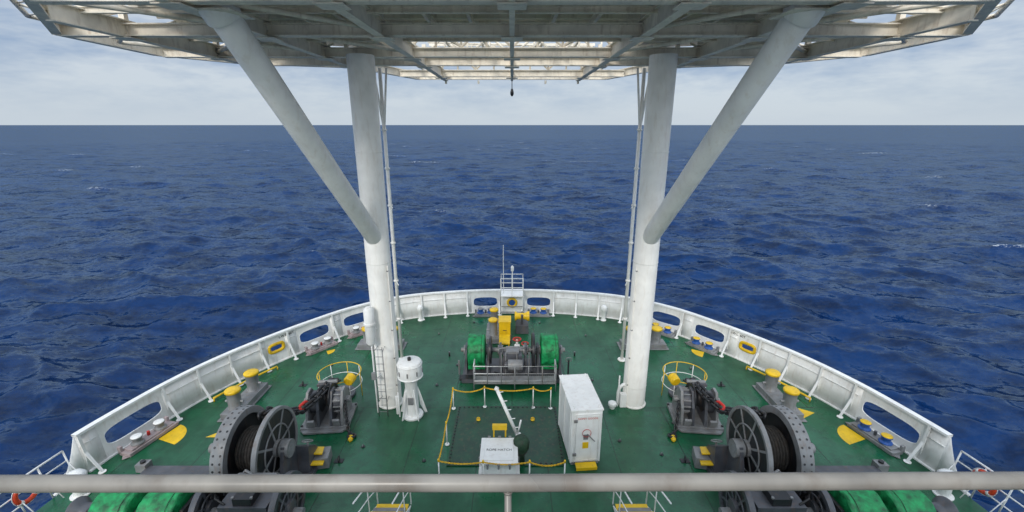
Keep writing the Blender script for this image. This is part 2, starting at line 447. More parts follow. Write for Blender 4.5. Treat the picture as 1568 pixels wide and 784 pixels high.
# ---------------------------------------------------------------- helideck
hel=empty('helideck',(0,16,13.2))
O=[(4.8,24.4),(6.4,19.6),(10.2,18.4),(11.9,16.2),(11.7,12.6),(8.9,9.2),(6.5,6.2)]
ys=[p[1] for p in O][::-1]; xs=[p[0] for p in O][::-1]
def hw(y): return float(np.interp(y,ys,xs))
full=[(-x,y) for x,y in reversed(O)]+O
b=B('edge_girders',bevel=0)
for i in range(len(full)):
    p=full[i];q=full[(i+1)%len(full)]
    b.ibeam((p[0],p[1],13.22),(q[0],q[1],13.22),.34,.2,CREAM)
fin(b,hel)
b=B('transverse_girders',bevel=0)
for y in (8.1,9.3,10.4,11.4,12.6,13.8,15.0,16.3,17.4,18.5,20.6,22.6):
    w=hw(y)-.12; deep=y in (9.3,12.6,16.3,18.5,22.6)
    b.ibeam((-w,y,13.18 if deep else 13.46),(w,y,13.18 if deep else 13.46),.30 if deep else .15,.26 if deep else .11,CREAM)
for y in np.arange(7.2,15.2,.8):
    w=hw(y)-2.0; b.box((0,y,13.86),(2*w,.05,.11),CREAM)
fin(b,hel)
b=B('longitudinal_girders',bevel=0)
for x,y0,y1 in ((0,6.3,24.3),(3.35,6.3,24.3),(-3.35,6.3,24.3),(6.3,6.3,19.5),(-6.3,6.3,19.5),(9.9,10.6,18.3),(-9.9,10.6,18.3)):
    b.ibeam((x,y0,13.14),(x,y1,13.14),.30 if x==0 else .42,.12 if x==0 else .22,CREAM)
for x in (1.1,2.2,4.4,5.4,7.4,8.5):
    for sg in (-1,1):
        ymax=24.2 if x<4.6 else (19.8 if x<6.4 else 18.6); y0=6.4 if x<6.4 else 9.6
        if x<3: ymax=15.2
        b.ibeam((sg*x,y0,13.62),(sg*x,ymax,13.62),.2,.09,CREAM,t=.015)
for y in (9.3,12.6,16.3,18.5,22.6):
    for x in (-9.9,-6.3,-3.35,0,3.35,6.3,9.9):
        if abs(x)<hw(y) and not (x==0 and y>15): b.box((x,y,13.74),(.14,.14,.38),CREAM)
        if abs(x)<hw(y)-.3: # gusset plates at crossings
            b.box((x,y,13.125),(.55,.5,.018),CREAM)
def rod(a,c,r,m=CREAM): b.cyl(a,c,r,m,n=8)
for sg in (-1,1):
    for (xa,ya,xb,yb) in ((3.35,16.3,6.3,12.6),(6.3,16.3,9.9,12.6),(6.3,12.6,9.9,16.3),(6.3,9.3,3.35,12.6),(6.3,12.6,9.0,9.6),(3.35,18.5,6.2,16.3),(9.9,12.6,11.6,14.4),(9.9,16.3,11.6,14.4)):
        rod((sg*xa,ya,13.35),(sg*xb,yb,13.35),.06)
fin(b,hel)
b=B('deck_plate',bevel=0)
Y=[6.4,9.2,12.6,15.3]
IN=1.9
def quad(x0,x1,x2,x3,y0,y1): b.prism([(x0,y0,13.93),(x1,y0,13.93),(x2,y1,13.93),(x3,y1,13.93)],(0,0,.05),CREAM)
for y0,y1 in zip(Y[:-1],Y[1:]): quad(-hw(y0)+IN,hw(y0)-IN,hw(y1)-IN,-hw(y1)+IN,y0,y1)
for sg in (-1,1):
    for y0,y1 in ((15.3,16.2),(16.2,18.4),(18.4,19.6)):
        a=[(sg*3.7,y0),(sg*(hw(y0)-IN),y0),(sg*(hw(y1)-IN*.9),y1),(sg*3.7,y1)]
        if sg<0: a=a[::-1]
        b.prism([(p[0],p[1],13.93) for p in a],(0,0,.05),CREAM)
fin(b,hel)
b=B('centre_lattice',bevel=0)
for y in (16.3,18.5,20.6,22.6):
    z0,z1=13.50,14.25
    b.box((0,y,z1),(7.0,.1,.1),CREAM)
    n=8
    for i in range(n):
        x0=-3.4+i*6.8/n; x1=x0+6.8/n
        if i%2: x0,x1=x1,x0
        rod((x0,y,z0),(x1,y,z1),.045)
        b.cyl((max(x0,x1),y,z0),(max(x0,x1),y,z1),.04,CREAM,n=8)
for x in (-2.6,-1.2,1.2,2.6):
    b.box((x,20.0,14.15),(.09,8.6,.09),CREAM)
    rod((x,15.4,13.9),(x*.4,20.6,13.6),.05)
for i in range(4): rod((-3.3,17.5+i*1.6,14.1),(3.3,18.6+i*1.6,14.1),.03)
fin(b,hel)
b=B('safety_net_frame',bevel=0)
outer=[]
for (x,y) in full:
    c=Vector((0,13.5,0)); d=Vector((x,y,0))-c; o=c+d*1.05; outer.append(Vector((o.x,o.y,13.66)))
for i in range(len(full)-1):
    if i in (6,): continue
    p=Vector((*full[i],13.5));q=Vector((*full[i+1],13.5)); P=outer[i];Q=outer[i+1]
    if min(p.y,q.y)>19 : continue
    b.cyl(P,Q,.06,CREAM,n=10)
    n=max(2,int((q-p).length/1.4))
    for k in range(n+1):
        b.cyl(p.lerp(q,k/n),P.lerp(Q,k/n),.035,CREAM,n=6)
        if k<n: b.cyl(p.lerp(q,k/n),P.lerp(Q,(k+1)/n),.018,CREAM,n=6)
        c0=p.lerp(q,k/n); dd=(Vector((0,13.5,13.5))-c0).normalized(); b.cyl(c0,c0+dd*2.1+Vector((0,0,.35)),.035,CREAM,n=6)
fin(b,hel)
b=B('pendant_lamp',bevel=0)
b.cyl((0,24.1,13.2),(0,24.1,12.75),.02,DARK,n=8); b.lathe((0,24.1,12.4),(0,0,1),[(.04,0),(.09,.1),(.09,.2),(.05,.36)],DARK)
for x in (-3.35,3.35,-1.7,1.7): b.box((x,24.2,13.08),(.10,.10,.16),CREAM)
fin(b,hel)

# ---------------------------------------------------------------- superstructure + near handrail
b=B('bridge_superstructure',bevel=.02)
b.box((0,-4.6,4.6),(24,10,9.19),WHITE); b.box((0,-4.5,9.3),(24.5,10.6,.2),LGREY)
for i in range(-5,6): b.ring((i*2.2,.42,6.5),(0,1,0),.28,.2,.08,WHITE)
for i in range(-5,6): b.cyl((i*2.2,.41,6.5),(i*2.2,.43,6.5),.2,DARK)
b.done()
b=B('bridge_handrail',bevel=0)
b.tube([(-9,1.07,9.965),(-1,1.07,9.987),(0,1.07,9.988),(1,1.07,9.995),(9,1.07,10.03)],.0242,RAILM,n=24)
for x in (-6,-4,-2,-.012,2,4,6): 
    b.cyl((x,1.07,9.983),(x,1.04,9.0),.0105,RAILM,n=12)
    b.ring((x,1.068,9.960),(0,0,1),.0135,.0100,.008,RAILM,16)
for z in (9.35,): b.tube([(-9,1.05,z),(9,1.05,z)],.012,RAILM,n=10)
b.box((0,.93,9.1),(18,.22,.02),LGREY)
b.done()

# ---------------------------------------------------------------- bitts
def bitt(x,y,rz,L=2.5,sp=1.3,mir=False,r=.24,h=1.0):
    b=B('mooring_bitts',loc=(x,y,0),rz=rz,mir=mir,bevel=.015)
    b.prism([(-.42,-L/2,.004),(.42,-L/2,.004),(.42,L/2,.004),(-.42,L/2,.004)],(0,0,.05),LGREY)
    b.prism([(-.34,-L/2+.12,.05),(.34,-L/2+.12,.05),(.34,L/2-.12,.05),(-.34,L/2-.12,.05)],(0,0,.22),LGREY)
    for yy in (-sp/2,sp/2):
        b.lathe((0,yy,.25),(0,0,1),[(r+.04,0),(r,.04),(r,h-.32),(r+.02,h-.30)],LGREY,28)
        b.lathe((0,yy,h-.05),(0,0,1),[(r+.02,0),(r+.05,.03),(r+.05,.10),(r+.0,.14),(.1,.16)],YEL,28)
        b.cyl((-.36,yy,.55),(.36,yy,.55),.05,LGREY,n=12)
    b.done()
bitt(-10.95,15.9,0); bitt(10.95,15.9,0)
bitt(-6.75,20.8,math.radians(90)); bitt(6.75,20.8,math.radians(90))
bitt(-1.0,22.3,0,2.5,1.35,r=.20,h=1.1)

def patch(name,x,y,pts):
    b=B(name,loc=(x,y,0),bevel=0); b.add([(px,py,.006) for px,py in pts],[tuple(range(len(pts)))],YEL); b.done()
def fan(r,a0,a1,n=12): return [(0,0)]+[(r*math.cos(math.radians(a0+(a1-a0)*i/n)),r*math.sin(math.radians(a0+(a1-a0)*i/n))) for i in range(n+1)]
patch('deck_marking',-12.9,13.7,fan(.85,-20,75)); patch('deck_marking',12.9,13.7,[(-x,y) for x,y in fan(.85,-20,75)][::-1])
patch('deck_marking',-10.75,14.0,[(-.5,-.2),(.5,-.2),(.25,.5)]); patch('deck_marking',11.3,15.0,[(-.1,-.2),(.75,.25),(.3,.55),(-.1,.4)])
patch('deck_marking',9.7,20.2,fan(.6,150,240)); patch('deck_marking',-9.4,20.3,fan(.4,-60,30))

for mir in (False,True):
    b=B('yellow_deck_pipe',bevel=0,mir=mir)
    s0=s_at(-12.9,16.2);s1=s_at(-11.5,18.9)
    b.tube([W(s,.16,-.62) for s in np.linspace(s0,s1,10)],.045,YEL)
    for s in np.linspace(s0,s1,4): p=W(s,0,-.62); b.cyl(p,p+Vector((0,0,.15)),.03,YEL,n=8)
    b.done()
for mir in (False,True):
    b=B('ventilator_post',loc=(-5.35,24.0,0),mir=mir)
    b.lathe((0,0,.004),(0,0,1),[(.17,0),(.17,.05),(.12,.08),(.12,.55),(.17,.6),(.17,.85),(.08,.95)],WHITE); b.done()
b=B('deck_lashing_eyes',bevel=0)
for (x,y) in ((2.6,20.5),(4.0,22.0),(-4.0,22.2),(-3.3,17.2),(3.6,17.6),(5.6,18.0),(8.4,18.6),(-8.6,18.9),(3.9,13.6),(-5.3,13.3),(5.2,12.9),(9.7,13.6),(-9.9,13.2),(11.9,16.8),(-12.0,17.0),(1.6,23.6),(-2.2,23.7),(6.2,14.6),(-3.0,12.6),(3.6,11.5),(-2.6,18.9),(7.6,22.0),(-7.9,21.9)):
    b.cyl((x,y,.004),(x,y,.02),.07,DARK,n=12); b.torus((x,y,.05),.045,.012,(1,random.uniform(-1,1),0),LGREY,12,nn=6)
b.done()

# ---------------------------------------------------------------- bow lookout platform & light
b=B('bow_light_platform',loc=(0,24.65,0),bevel=.01)
b.box((0,0,1.42),(1.35,.9,.05),WHITE)
for x in (-.62,.62): b.box((x,-.2,.7),(.06,.06,1.4),WHITE)
b.box((0,.25,.72),(1.3,.04,1.35),WHITE)
b.torus((0,.18,.78),.25,.07,(0,1,0),YEL,28); b.cyl((0,.16,.78),(0,.21,.78),.24,BLUE)
b.box((0,-.25,.35),(1.25,.04,.05),LGREY); b.box((0,-.25,.7),(1.25,.04,.05),LGREY)
for z in (1.95,2.5):
    b.tube([(-.65,.42,z),(-.65,-.42,z),(.65,-.42,z),(.65,.42,z)],.022,WHITE,True)
for x in (-.65,0,.65):
    for y in (-.42,.42): b.cyl((x,y,1.42),(x,y,2.5),.022,WHITE,n=8)
b.cyl((-.5,0,1.44),(-.5,0,4.4),.022,WHITE,n=8); b.cyl((.02,.3,1.44),(.02,.3,2.7),.03,WHITE,n=8)
b.lathe((.02,.3,2.7),(0,0,1),[(.05,0),(.09,.05),(.09,.28),(.04,.36)],WHITE,14)
b.done()

# ---------------------------------------------------------------- central mooring winch
def drumcover(b,c,r,w,mat,n=36):
    prof=[(r*.5,-w/2),(r*.93,-w/2*.97),(r*1.0,-w/2*.86),(r*.975,-w/2*.6),(r*.985,-w/2*.3),(r*.965,0),(r*.985,w/2*.35),(r*.97,w/2*.6),(r*1.0,w/2*.86),(r*.93,w/2*.97),(r*.5,w/2)]
    d,u,wv=frame((1,0,0)); vs=[];fs=[];sm=[]; p=Vector(c); ph=random.random()*6
    for j,(rr,h) in enumerate(prof):
        for i in range(n):
            a=2*math.pi*i/n
            q=rr*(1+.020*math.sin(7*a+ph+j*.7)+.016*math.sin(13*a+j*1.3)+random.uniform(-.010,.010))
            vs.append(p+d*h+(u*math.cos(a)+wv*math.sin(a))*q)
    for j in range(len(prof)-1):
        for i in range(n):
            k=(i+1)%n; fs.append((j*n+i,(j+1)*n+i,(j+1)*n+k,j*n+k)); sm.append(True)
    fs.append(tuple(range(n))); sm.append(False); fs.append(tuple(reversed(range((len(prof)-1)*n,len(prof)*n)))); sm.append(False)
    b.add(vs,fs,mat,sm)
    b.box((c[0],c[1],c[2]-r*.55),(w*.96,r*1.5,r*.75),mat)
    b.torus((c[0]+w*.3,c[1],c[2]),r*1.0,.010,(1,0,0),TARPD,36,nn=5)
def wheel(b,x,y,z,R,w,rimm,webm,hub=.25,spokes=8,rimd=.14):
    b.ring((x,y,z),(1,0,0),R,R-rimd,w,rimm,48)
    b.cyl((x-w*.18,y,z),(x+w*.18,y,z),R-rimd+.01,webm,n=40)
    b.cyl((x-w*.9,y,z),(x+w*.9,y,z),hub,rimm,n=24)
    for k in range(spokes):
        a=2*math.pi*k/spokes+.2; d=Vector((0,math.cos(a),math.sin(a))); c=Vector((x,y,z))+d*(hub+R-rimd)/2
        b.box(c,(w*.7,(R-rimd-hub),.07),rimm,rot=(a,0,0))
    b.torus((x+w*.3,y,z),(R-rimd)*.62,.03,(1,0,0),rimm,28,nn=6)
b=B('mooring_winch',loc=(.02,18.4,0),bevel=.012)
b.box((0,-.1,.1),(4.5,1.9,.18),GREY); b.box((0,-.85,.16),(4.7,.35,.1),DARK)
drumcover(b,(-1.62,0,1.1),.74,.78,TARP); drumcover(b,(1.68,0,1.1),.74,.8,TARP)
for x in (-2.1,-1.1,-.55,.6,1.15,2.15):
    b.prism([(x-.05,-.6,.18),(x-.05,.6,.18),(x-.05,.25,1.35),(x-.05,-.25,1.35)],(.1,0,0),GREY)
    b.cyl((x-.12,0,1.1),(x+.12,0,1.1),.22,LGREY)
b.cyl((-2.35,0,1.1),(2.4,0,1.1),.10,LGREY)
wheel(b,.95,.0,1.1,.78,.12,DARK,GREY,.18); wheel(b,-1.0,0,1.1,.62,.10,DARK,GREY,.18)
b.box((0,-.1,.65),(.85,.8,.85),GREY); b.box((0,-.1,1.12),(.6,.55,.14),LGREY)
b.cyl((-.2,-.75,.75),(.45,-.75,.75),.24,LGREY); b.cyl((-.35,-.75,.75),(-.2,-.75,.75),.16,GREY)
for x in (-.5,-.3,.2,.75): b.cyl((x,-.5,.2),(x,-.55,1.25),.03,LGREY,n=8)
b.tube([(-.6,-.4,1.35),(-.2,-.5,1.5),(.4,-.5,1.5),(.6,-.4,1.35)],.03,LGREY)
b.tube([(-.8,-.6,.3),(-.4,-.95,.35),(.5,-.95,.35),(.9,-.6,.3)],.04,DARK)
b.cyl((-2.38,-.7,.25),(-2.38,-.7,.95),.04,LGREY,n=8); b.cyl((2.5,-.7,.25),(2.5,-.7,1.0),.04,DARK,n=8)
b.torus((2.5,-.72,1.0),.14,.015,(0,1,.4),LGREY,16)
b.torus((.6,.8,1.0),.16,.03,(0,0,1),RED,16); b.cyl((.6,.8,.2),(.6,.8,1.0),.04,WHITE,n=8)
b.done()

b=B('yellow_equipment_box',loc=(-.38,21.6,0),bevel=.015)
b.box((0,0,.62),(.6,.75,1.05),YEL); b.box((0,-.0,1.17),(.66,.82,.06),YEL); b.box((0,0,.06),(.7,.85,.1),GREY); b.cyl((-.1,-.39,.7),(.1,-.39,.7),.02,DARK,n=8)
b.box((0,-1.0,.5),(.55,1.0,.08),YEL)
for sg in (-.22,.22):
    for yy in (-.6,-1.4): b.box((sg,yy,.25),(.06,.06,.5),YEL)
b.done()
b=B('warping_head',loc=(.55,22.6,0),bevel=.01)
b.box((0,0,.25),(.7,.8,.48),GREY); b.box((.0,.05,.75),(.12,.5,.6),GREY)
b.lathe((-.4,0,.9),(1,0,0),[(.26,0),(.26,.05),(.18,.15),(.18,.55),(.27,.72),(.27,.8)],YEL); b.done()
b=B('deck_valve',loc=(.25,20.2,0)); b.cyl((0,0,.004),(0,0,.7),.06,WHITE,n=10); b.torus((0,0,.72),.2,.03,(0,0,1),RED,18); b.cyl((-.2,0,.72),(.2,0,.72),.02,RED,n=6); b.cyl((0,0,.2),(0,0,.4),.14,WHITE); b.done()

b=B('winch_catwalk',loc=(.12,16.75,0),bevel=0)
b.box((0,.32,.36),(3.5,.6,.04),LGREY)
for x in (-1.75,-1.17,-.58,0,.58,1.17,1.75):
    b.cyl((x,0,.004 if x in(-1.75,0,1.75) else .36),(x,0,1.2),.024,LGREY,n=8)
for z in (.5,.85,1.2): b.tube([(-1.75,.6,z),(-1.75,0,z),(1.75,0,z),(1.75,.6,z)],.026,WHITE)
b.box((0,-.01,.42),(3.5,.012,.12),LGREY)
for x in (-1.75,1.75): b.cyl((x,.6,.004),(x,.6,1.2),.024,LGREY,n=8)
for i in range(40):
    x=-1.7+i*3.4/39; b.box((x,.0,.68),(.006,.006,.36),LGREY)
b.done()

# ---------------------------------------------------------------- bolted access plate
b=B('bolted_access_plate',loc=(-.2,14.0,0),bevel=.004)
b.box((0,0,.024),(4.0,3.3,.036),HPLATE)
for i in range(22):
    for sg in (-1,1): b.cyl((-1.9+i*3.8/21,sg*1.55,.04),(-1.9+i*3.8/21,sg*1.55,.065),.035,DARK,n=6)
for i in range(18):
    for sg in (-1,1): b.cyl((sg*1.92,-1.45+i*2.9/17,.04),(sg*1.92,-1.45+i*2.9/17,.065),.035,DARK,n=6)
b.done()
b=B('rope_barrier',loc=(0,0,0),bevel=0)
posts=[(-2.35,15.5),(-2.32,13.4),(-2.3,11.55),(-.9,11.5),(.55,11.5),(1.65,11.5),(-1.1,15.6),(.85,15.55),(1.55,15.5)]
for (x,y) in posts:
    b.cyl((x,y,.004),(x,y,.95),.022,WHITE,n=8); b.cyl((x,y,.004),(x,y,.05),.08,WHITE,n=12); b.cyl((x,y,.90),(x,y,.99),.03,YEL,n=8)
def sag(a,c,d=.16,z=.92):
    return [(a[0]+(c[0]-a[0])*t,a[1]+(c[1]-a[1])*t,z-d*4*t*(1-t)) for t in np.linspace(0,1,9)]
for i,j in ((0,1),(1,2),(2,3),(3,4),(4,5),(0,6),(6,7),(7,8)): b.chain(sag(posts[i],posts[j],.08+.12*random.random()),.075,.009,YROPE)
b.done()
for (x,y) in ((-1.3,14.75),(.8,14.75),(-.75,13.5)):
    b=B('yellow_ring_bolt',loc=(x,y,.05)); b.torus((0,0,.05),.06,.018,(0,1,0),YEL,14); b.cyl((0,0,-.005),(0,0,.02),.08,YEL,n=12); b.done()

b=B('rope_hatch',loc=(-.42,12.15,0),bevel=.02)
b.box((0,0,.40),(1.08,1.08,.70),WHITE); b.box((0,0,.78),(1.22,1.22,.08),WHITE); b.box((0,0,.835),(.95,.95,.03),WHITE)
for x in (-.35,0,.35):
    for sg in (-1,1): b.box((x,sg*.62,.72),(.06,.06,.18),LGREY); b.cyl((x-.05,sg*.66,.82),(x+.05,sg*.66,.82),.03,LGREY,n=8)
for y in (-.3,.3):
    for sg in (-1,1): b.box((sg*.62,y,.72),(.06,.06,.18),LGREY)
b.box((.0,.78,1.12),(.5,.14,.18),YEL); b.box((-.2,.78,.9),(.05,.08,.35),YEL); b.box((.2,.78,.9),(.05,.08,.35),YEL)
b.box((0,0,.07),(1.35,1.35,.05),WHITE)
hh=b.done()
text('ROPE HATCH',.135,(0,-.02,.853),(0,0,0),BLACK,hh,'label')
b=B('rope_davit',loc=(.22,13.05,0),bevel=0)
b.cyl((0,0,.04),(0,0,.75),.09,WHITE); b.cyl((0,0,.6),(-.75,.28,2.35),.06,WHITE); b.cyl((-.02,0,.75),(.08,-.15,1.4),.03,WHITE,n=8)
b.cyl((.12,.02,.04),(-.55,.28,1.9),.018,WHITE,n=8)
for t in (.2,.38,.56,.74,.92):
    p=Vector((0,0,.6)).lerp(Vector((-.75,.28,2.35)),t); b.cyl(p-Vector((.02,0,0)),p+Vector((.17,-.06,.07)),.016,WHITE,n=6)
b.cyl((-.78,.26,2.30),(-.72,.30,2.40),.07,WHITE,n=14)
b.done()
b=B('covered_capstan',loc=(.30,12.55,0),bevel=0)
b.lathe((0,0,.045),(0,0,1),[(.14,0),(.13,.3),(.2,.42),(.27,.55),(.28,.75),(.22,.92),(.08,.98)],TARPD,18,jit=.07)
b.torus((0,0,.46),.2,.015,(0,0,1),ROPE,18); b.done()

# ---------------------------------------------------------------- goods locker
b=B('deck_goods_locker',loc=(2.36,13.5,0),rz=math.radians(5),bevel=.02)
b.box((0,0,1.10),(1.02,2.10,2.02),WHITE); b.box((0,0,2.12),(1.08,2.16,.05),WHITE)
b.box((0,-.05,.07),(.95,2.0,.12),LGREY)
b.box((.02,-1.065,1.08),(.74,.04,1.70),WHITE)
for (p,q) in (((-.38,-1.06,.2),(-.38,-1.06,1.97)),((.42,-1.06,.2),(.42,-1.06,1.97))): b.cyl(p,q,.022,WHITE,n=8)
b.cyl((-.38,-1.06,1.97),(.42,-1.06,1.97),.022,WHITE,n=8); b.cyl((-.38,-1.06,.2),(.42,-1.06,.2),.022,WHITE,n=8)
for z in (.45,1.75): b.box((-.38,-1.10,z),(.12,.04,.1),LGREY)
b.cyl((.28,-1.12,.95),(.02,-1.12,1.25),.018,LGREY,n=8); b.ring((.0,-1.11,1.28),(0,1,0),.15,.138,.02,RED,24)
b.box((-.02,-1.093,.80),(.2,.01,.24),YEL); b.box((-.02,-1.093,1.12),(.16,.01,.2),LGREY)
b.box((.0,-1.22,.10),(.70,.26,.05),YEL); b.box((.0,-1.33,.05),(.70,.03,.09),YEL)
for x in (-.52,.52):
    for y in (-.9,0,.9): b.box((x,y,1.10),(.02,.05,1.95),WHITE)
for x in (-.42,.42):
    for y in (-.95,.95): b.torus((x,y,2.18),.05,.012,(1,0,0),WHITE,12,nn=6)
lk=b.done()
text('DOPEY GOODS',.095,(.02,-1.088,1.82),(math.radians(90),0,0),RED,lk,'label')

# ---------------------------------------------------------------- finned vent
b=B('finned_deck_ventilator',loc=(-3.90,15.1,0),bevel=.01)
b.lathe((0,0,.004),(0,0,1),[(.40,0),(.40,.08),(.25,.1),(.23,1.5),(.38,1.72)],WHITE,28)
b.lathe((0,0,1.72),(0,0,1),[(.36,0),(.46,.03),(.46,.62),(.43,.68),(.1,.72)],WHITE,32)
b.torus((0,0,1.78),.465,.02,(0,0,1),WHITE,32); b.torus((0,0,2.3),.465,.02,(0,0,1),WHITE,32)
b.lathe((0,0,2.43),(0,0,1),[(.07,0),(.07,.12),(.03,.14)],DARK,12)
for k in range(5):
    a=k*2*math.pi/5+.3; d=Vector((math.cos(a),math.sin(a),0)); e=Vector((-d.y,d.x,0))*.014; up=Vector((0,0,1))
    b.prism([d*.22-e+up*1.25,d*.26-e+up*1.25,d*.46-e+up*.45,d*.56-e+up*.05,d*.46-e+up*.05,d*.30-e+up*.45],e*2,WHITE)
b.box((0,-.25,.8),(.2,.06,.3),LGREY)
for k in range(8):
    a=k*math.pi/4; b.box((math.cos(a)*.46,math.sin(a)*.46,2.02),(.05,.05,.18),LGREY,(0,0,a))
b.cyl((-.5,-.1,.004),(-.5,-.1,1.1),.03,WHITE,n=8); b.cyl((-.62,.1,.004),(-.62,.1,.8),.06,WHITE,n=10)
b.done()

# ---------------------------------------------------------------- chain stopper, hawse guard, chain
for mir in (False,True):
    b=B('chain_stopper',loc=(-7.1,14.9,0),rz=math.radians(6),mir=mir,bevel=.015)
    b.box((0,0,.08),(1.75,1.5,.14),LGREY)
    for x in (-.62,-.22,.24,.64):
        b.prism([(x-.05,-.7,.15),(x-.05,.65,.15),(x-.05,.5,.9),(x-.05,.1,1.35),(x-.05,-.25,1.35),(x-.05,-.55,.8)],(.1,0,0),LGREY if abs(x)>.5 else GREY)
    b.lathe((-.17,0,.95),(1,0,0),[(.52,0),(.52,.04),(.36,.10),(.30,.18),(.36,.27),(.52,.33),(.52,.37)],DARK,28)
    b.lathe((-.57,0,.8),(1,0,0),[(.42,0),(.42,.30)],GREY,28); b.lathe((.29,0,.8),(1,0,0),[(.42,0),(.42,.30)],GREY,28)
    b.cyl((-.85,0,.85),(.85,0,.85),.12,LGREY); 
    for k in range(12):
        a=k*math.pi/6; b.box((.44,math.cos(a)*.44,.8+math.sin(a)*.44),(.28,.07,.05),LGREY,(a,0,0))
    b.box((-.1,.35,1.35),(.55,.5,.12),GREY,(-.25,0,0)); b.cyl((-.35,.3,1.45),(.35,.3,1.45),.07,LGREY)
    b.lathe((.62,.65,1.15),(.3,1,.2),[(.17,0),(.20,.05),(.20,.34),(.1,.42)],YEL)
    for x in (-.85,.85):
        for y in (-.6,.6): b.cyl((x,y,.15),(x,y,.2),.05,DARK,n=6)
    b.prism([(-.85,-.75,.02),(.85,-.75,.02),(.7,-.95,.02),(-.7,-.95,.02)][::-1],(0,0,.08),LGREY)
    b.box((-.45,-.72,.3),(.25,.1,.35),LGREY,(.3,0,0)); b.box((.45,-.72,.3),(.25,.1,.35),LGREY,(.3,0,0))
    b.done()
    b=B('hawse_guard_rail',loc=(-7.2,16.45,0),mir=mir,bevel=0)
    b.torus((0,0,1.1),.86,.020,(0,0,1),YEL,36); b.torus((0,0,.6),.86,.015,(0,0,1),WHITE,36)
    for k in range(8):
        a=k*math.pi/4; b.cyl((.86*math.cos(a),.86*math.sin(a),.004),(.86*math.cos(a),.86*math.sin(a),1.1),.018,WHITE if k%2 else YEL,n=8)
    b.ring((0,0,.08),(0,0,1),.55,.38,.15,GREY); b.cyl((0,0,.004),(0,0,.01),.4,BLACK)
    b.cyl((0,0,.01),(-.1,-.7,1.2),.10,DARK)
    b.done()
    b=B('anchor_chain',bevel=0,mir=mir)
    path=[(-7.15,15.9,1.1),(-7.15,15.0,1.42),(-7.3,14.4,1.35),(-7.6,13.7,1.25),(-7.82,13.1,1.55),(-7.85,12.4,2.15),(-7.85,11.8,2.32)]
    b.chain(path,.34,.055,DARK,lambda k: RED if k in(9,10) else DARK)
    b.chain([(x+.12,y,z-.05) for x,y,z in path[:5]],.30,.045,DARK)
    b.done()
    b=B('chain_hook_strop',bevel=0,mir=mir)
    b.chain([(-6.35,14.7,.9),(-6.2,14.3,.5),(-6.05,14.0,.1),(-5.9,13.85,.06)],.18,.03,DARK)
    b.torus((-5.88,13.8,.07),.13,.045,(0,.2,1),DARK,14); b.lathe((-5.9,13.82,.05),(0.2,-1,0),[(.05,0),(.09,.05),(.09,.22),(.03,.3)],YEL,12)
    b.done()

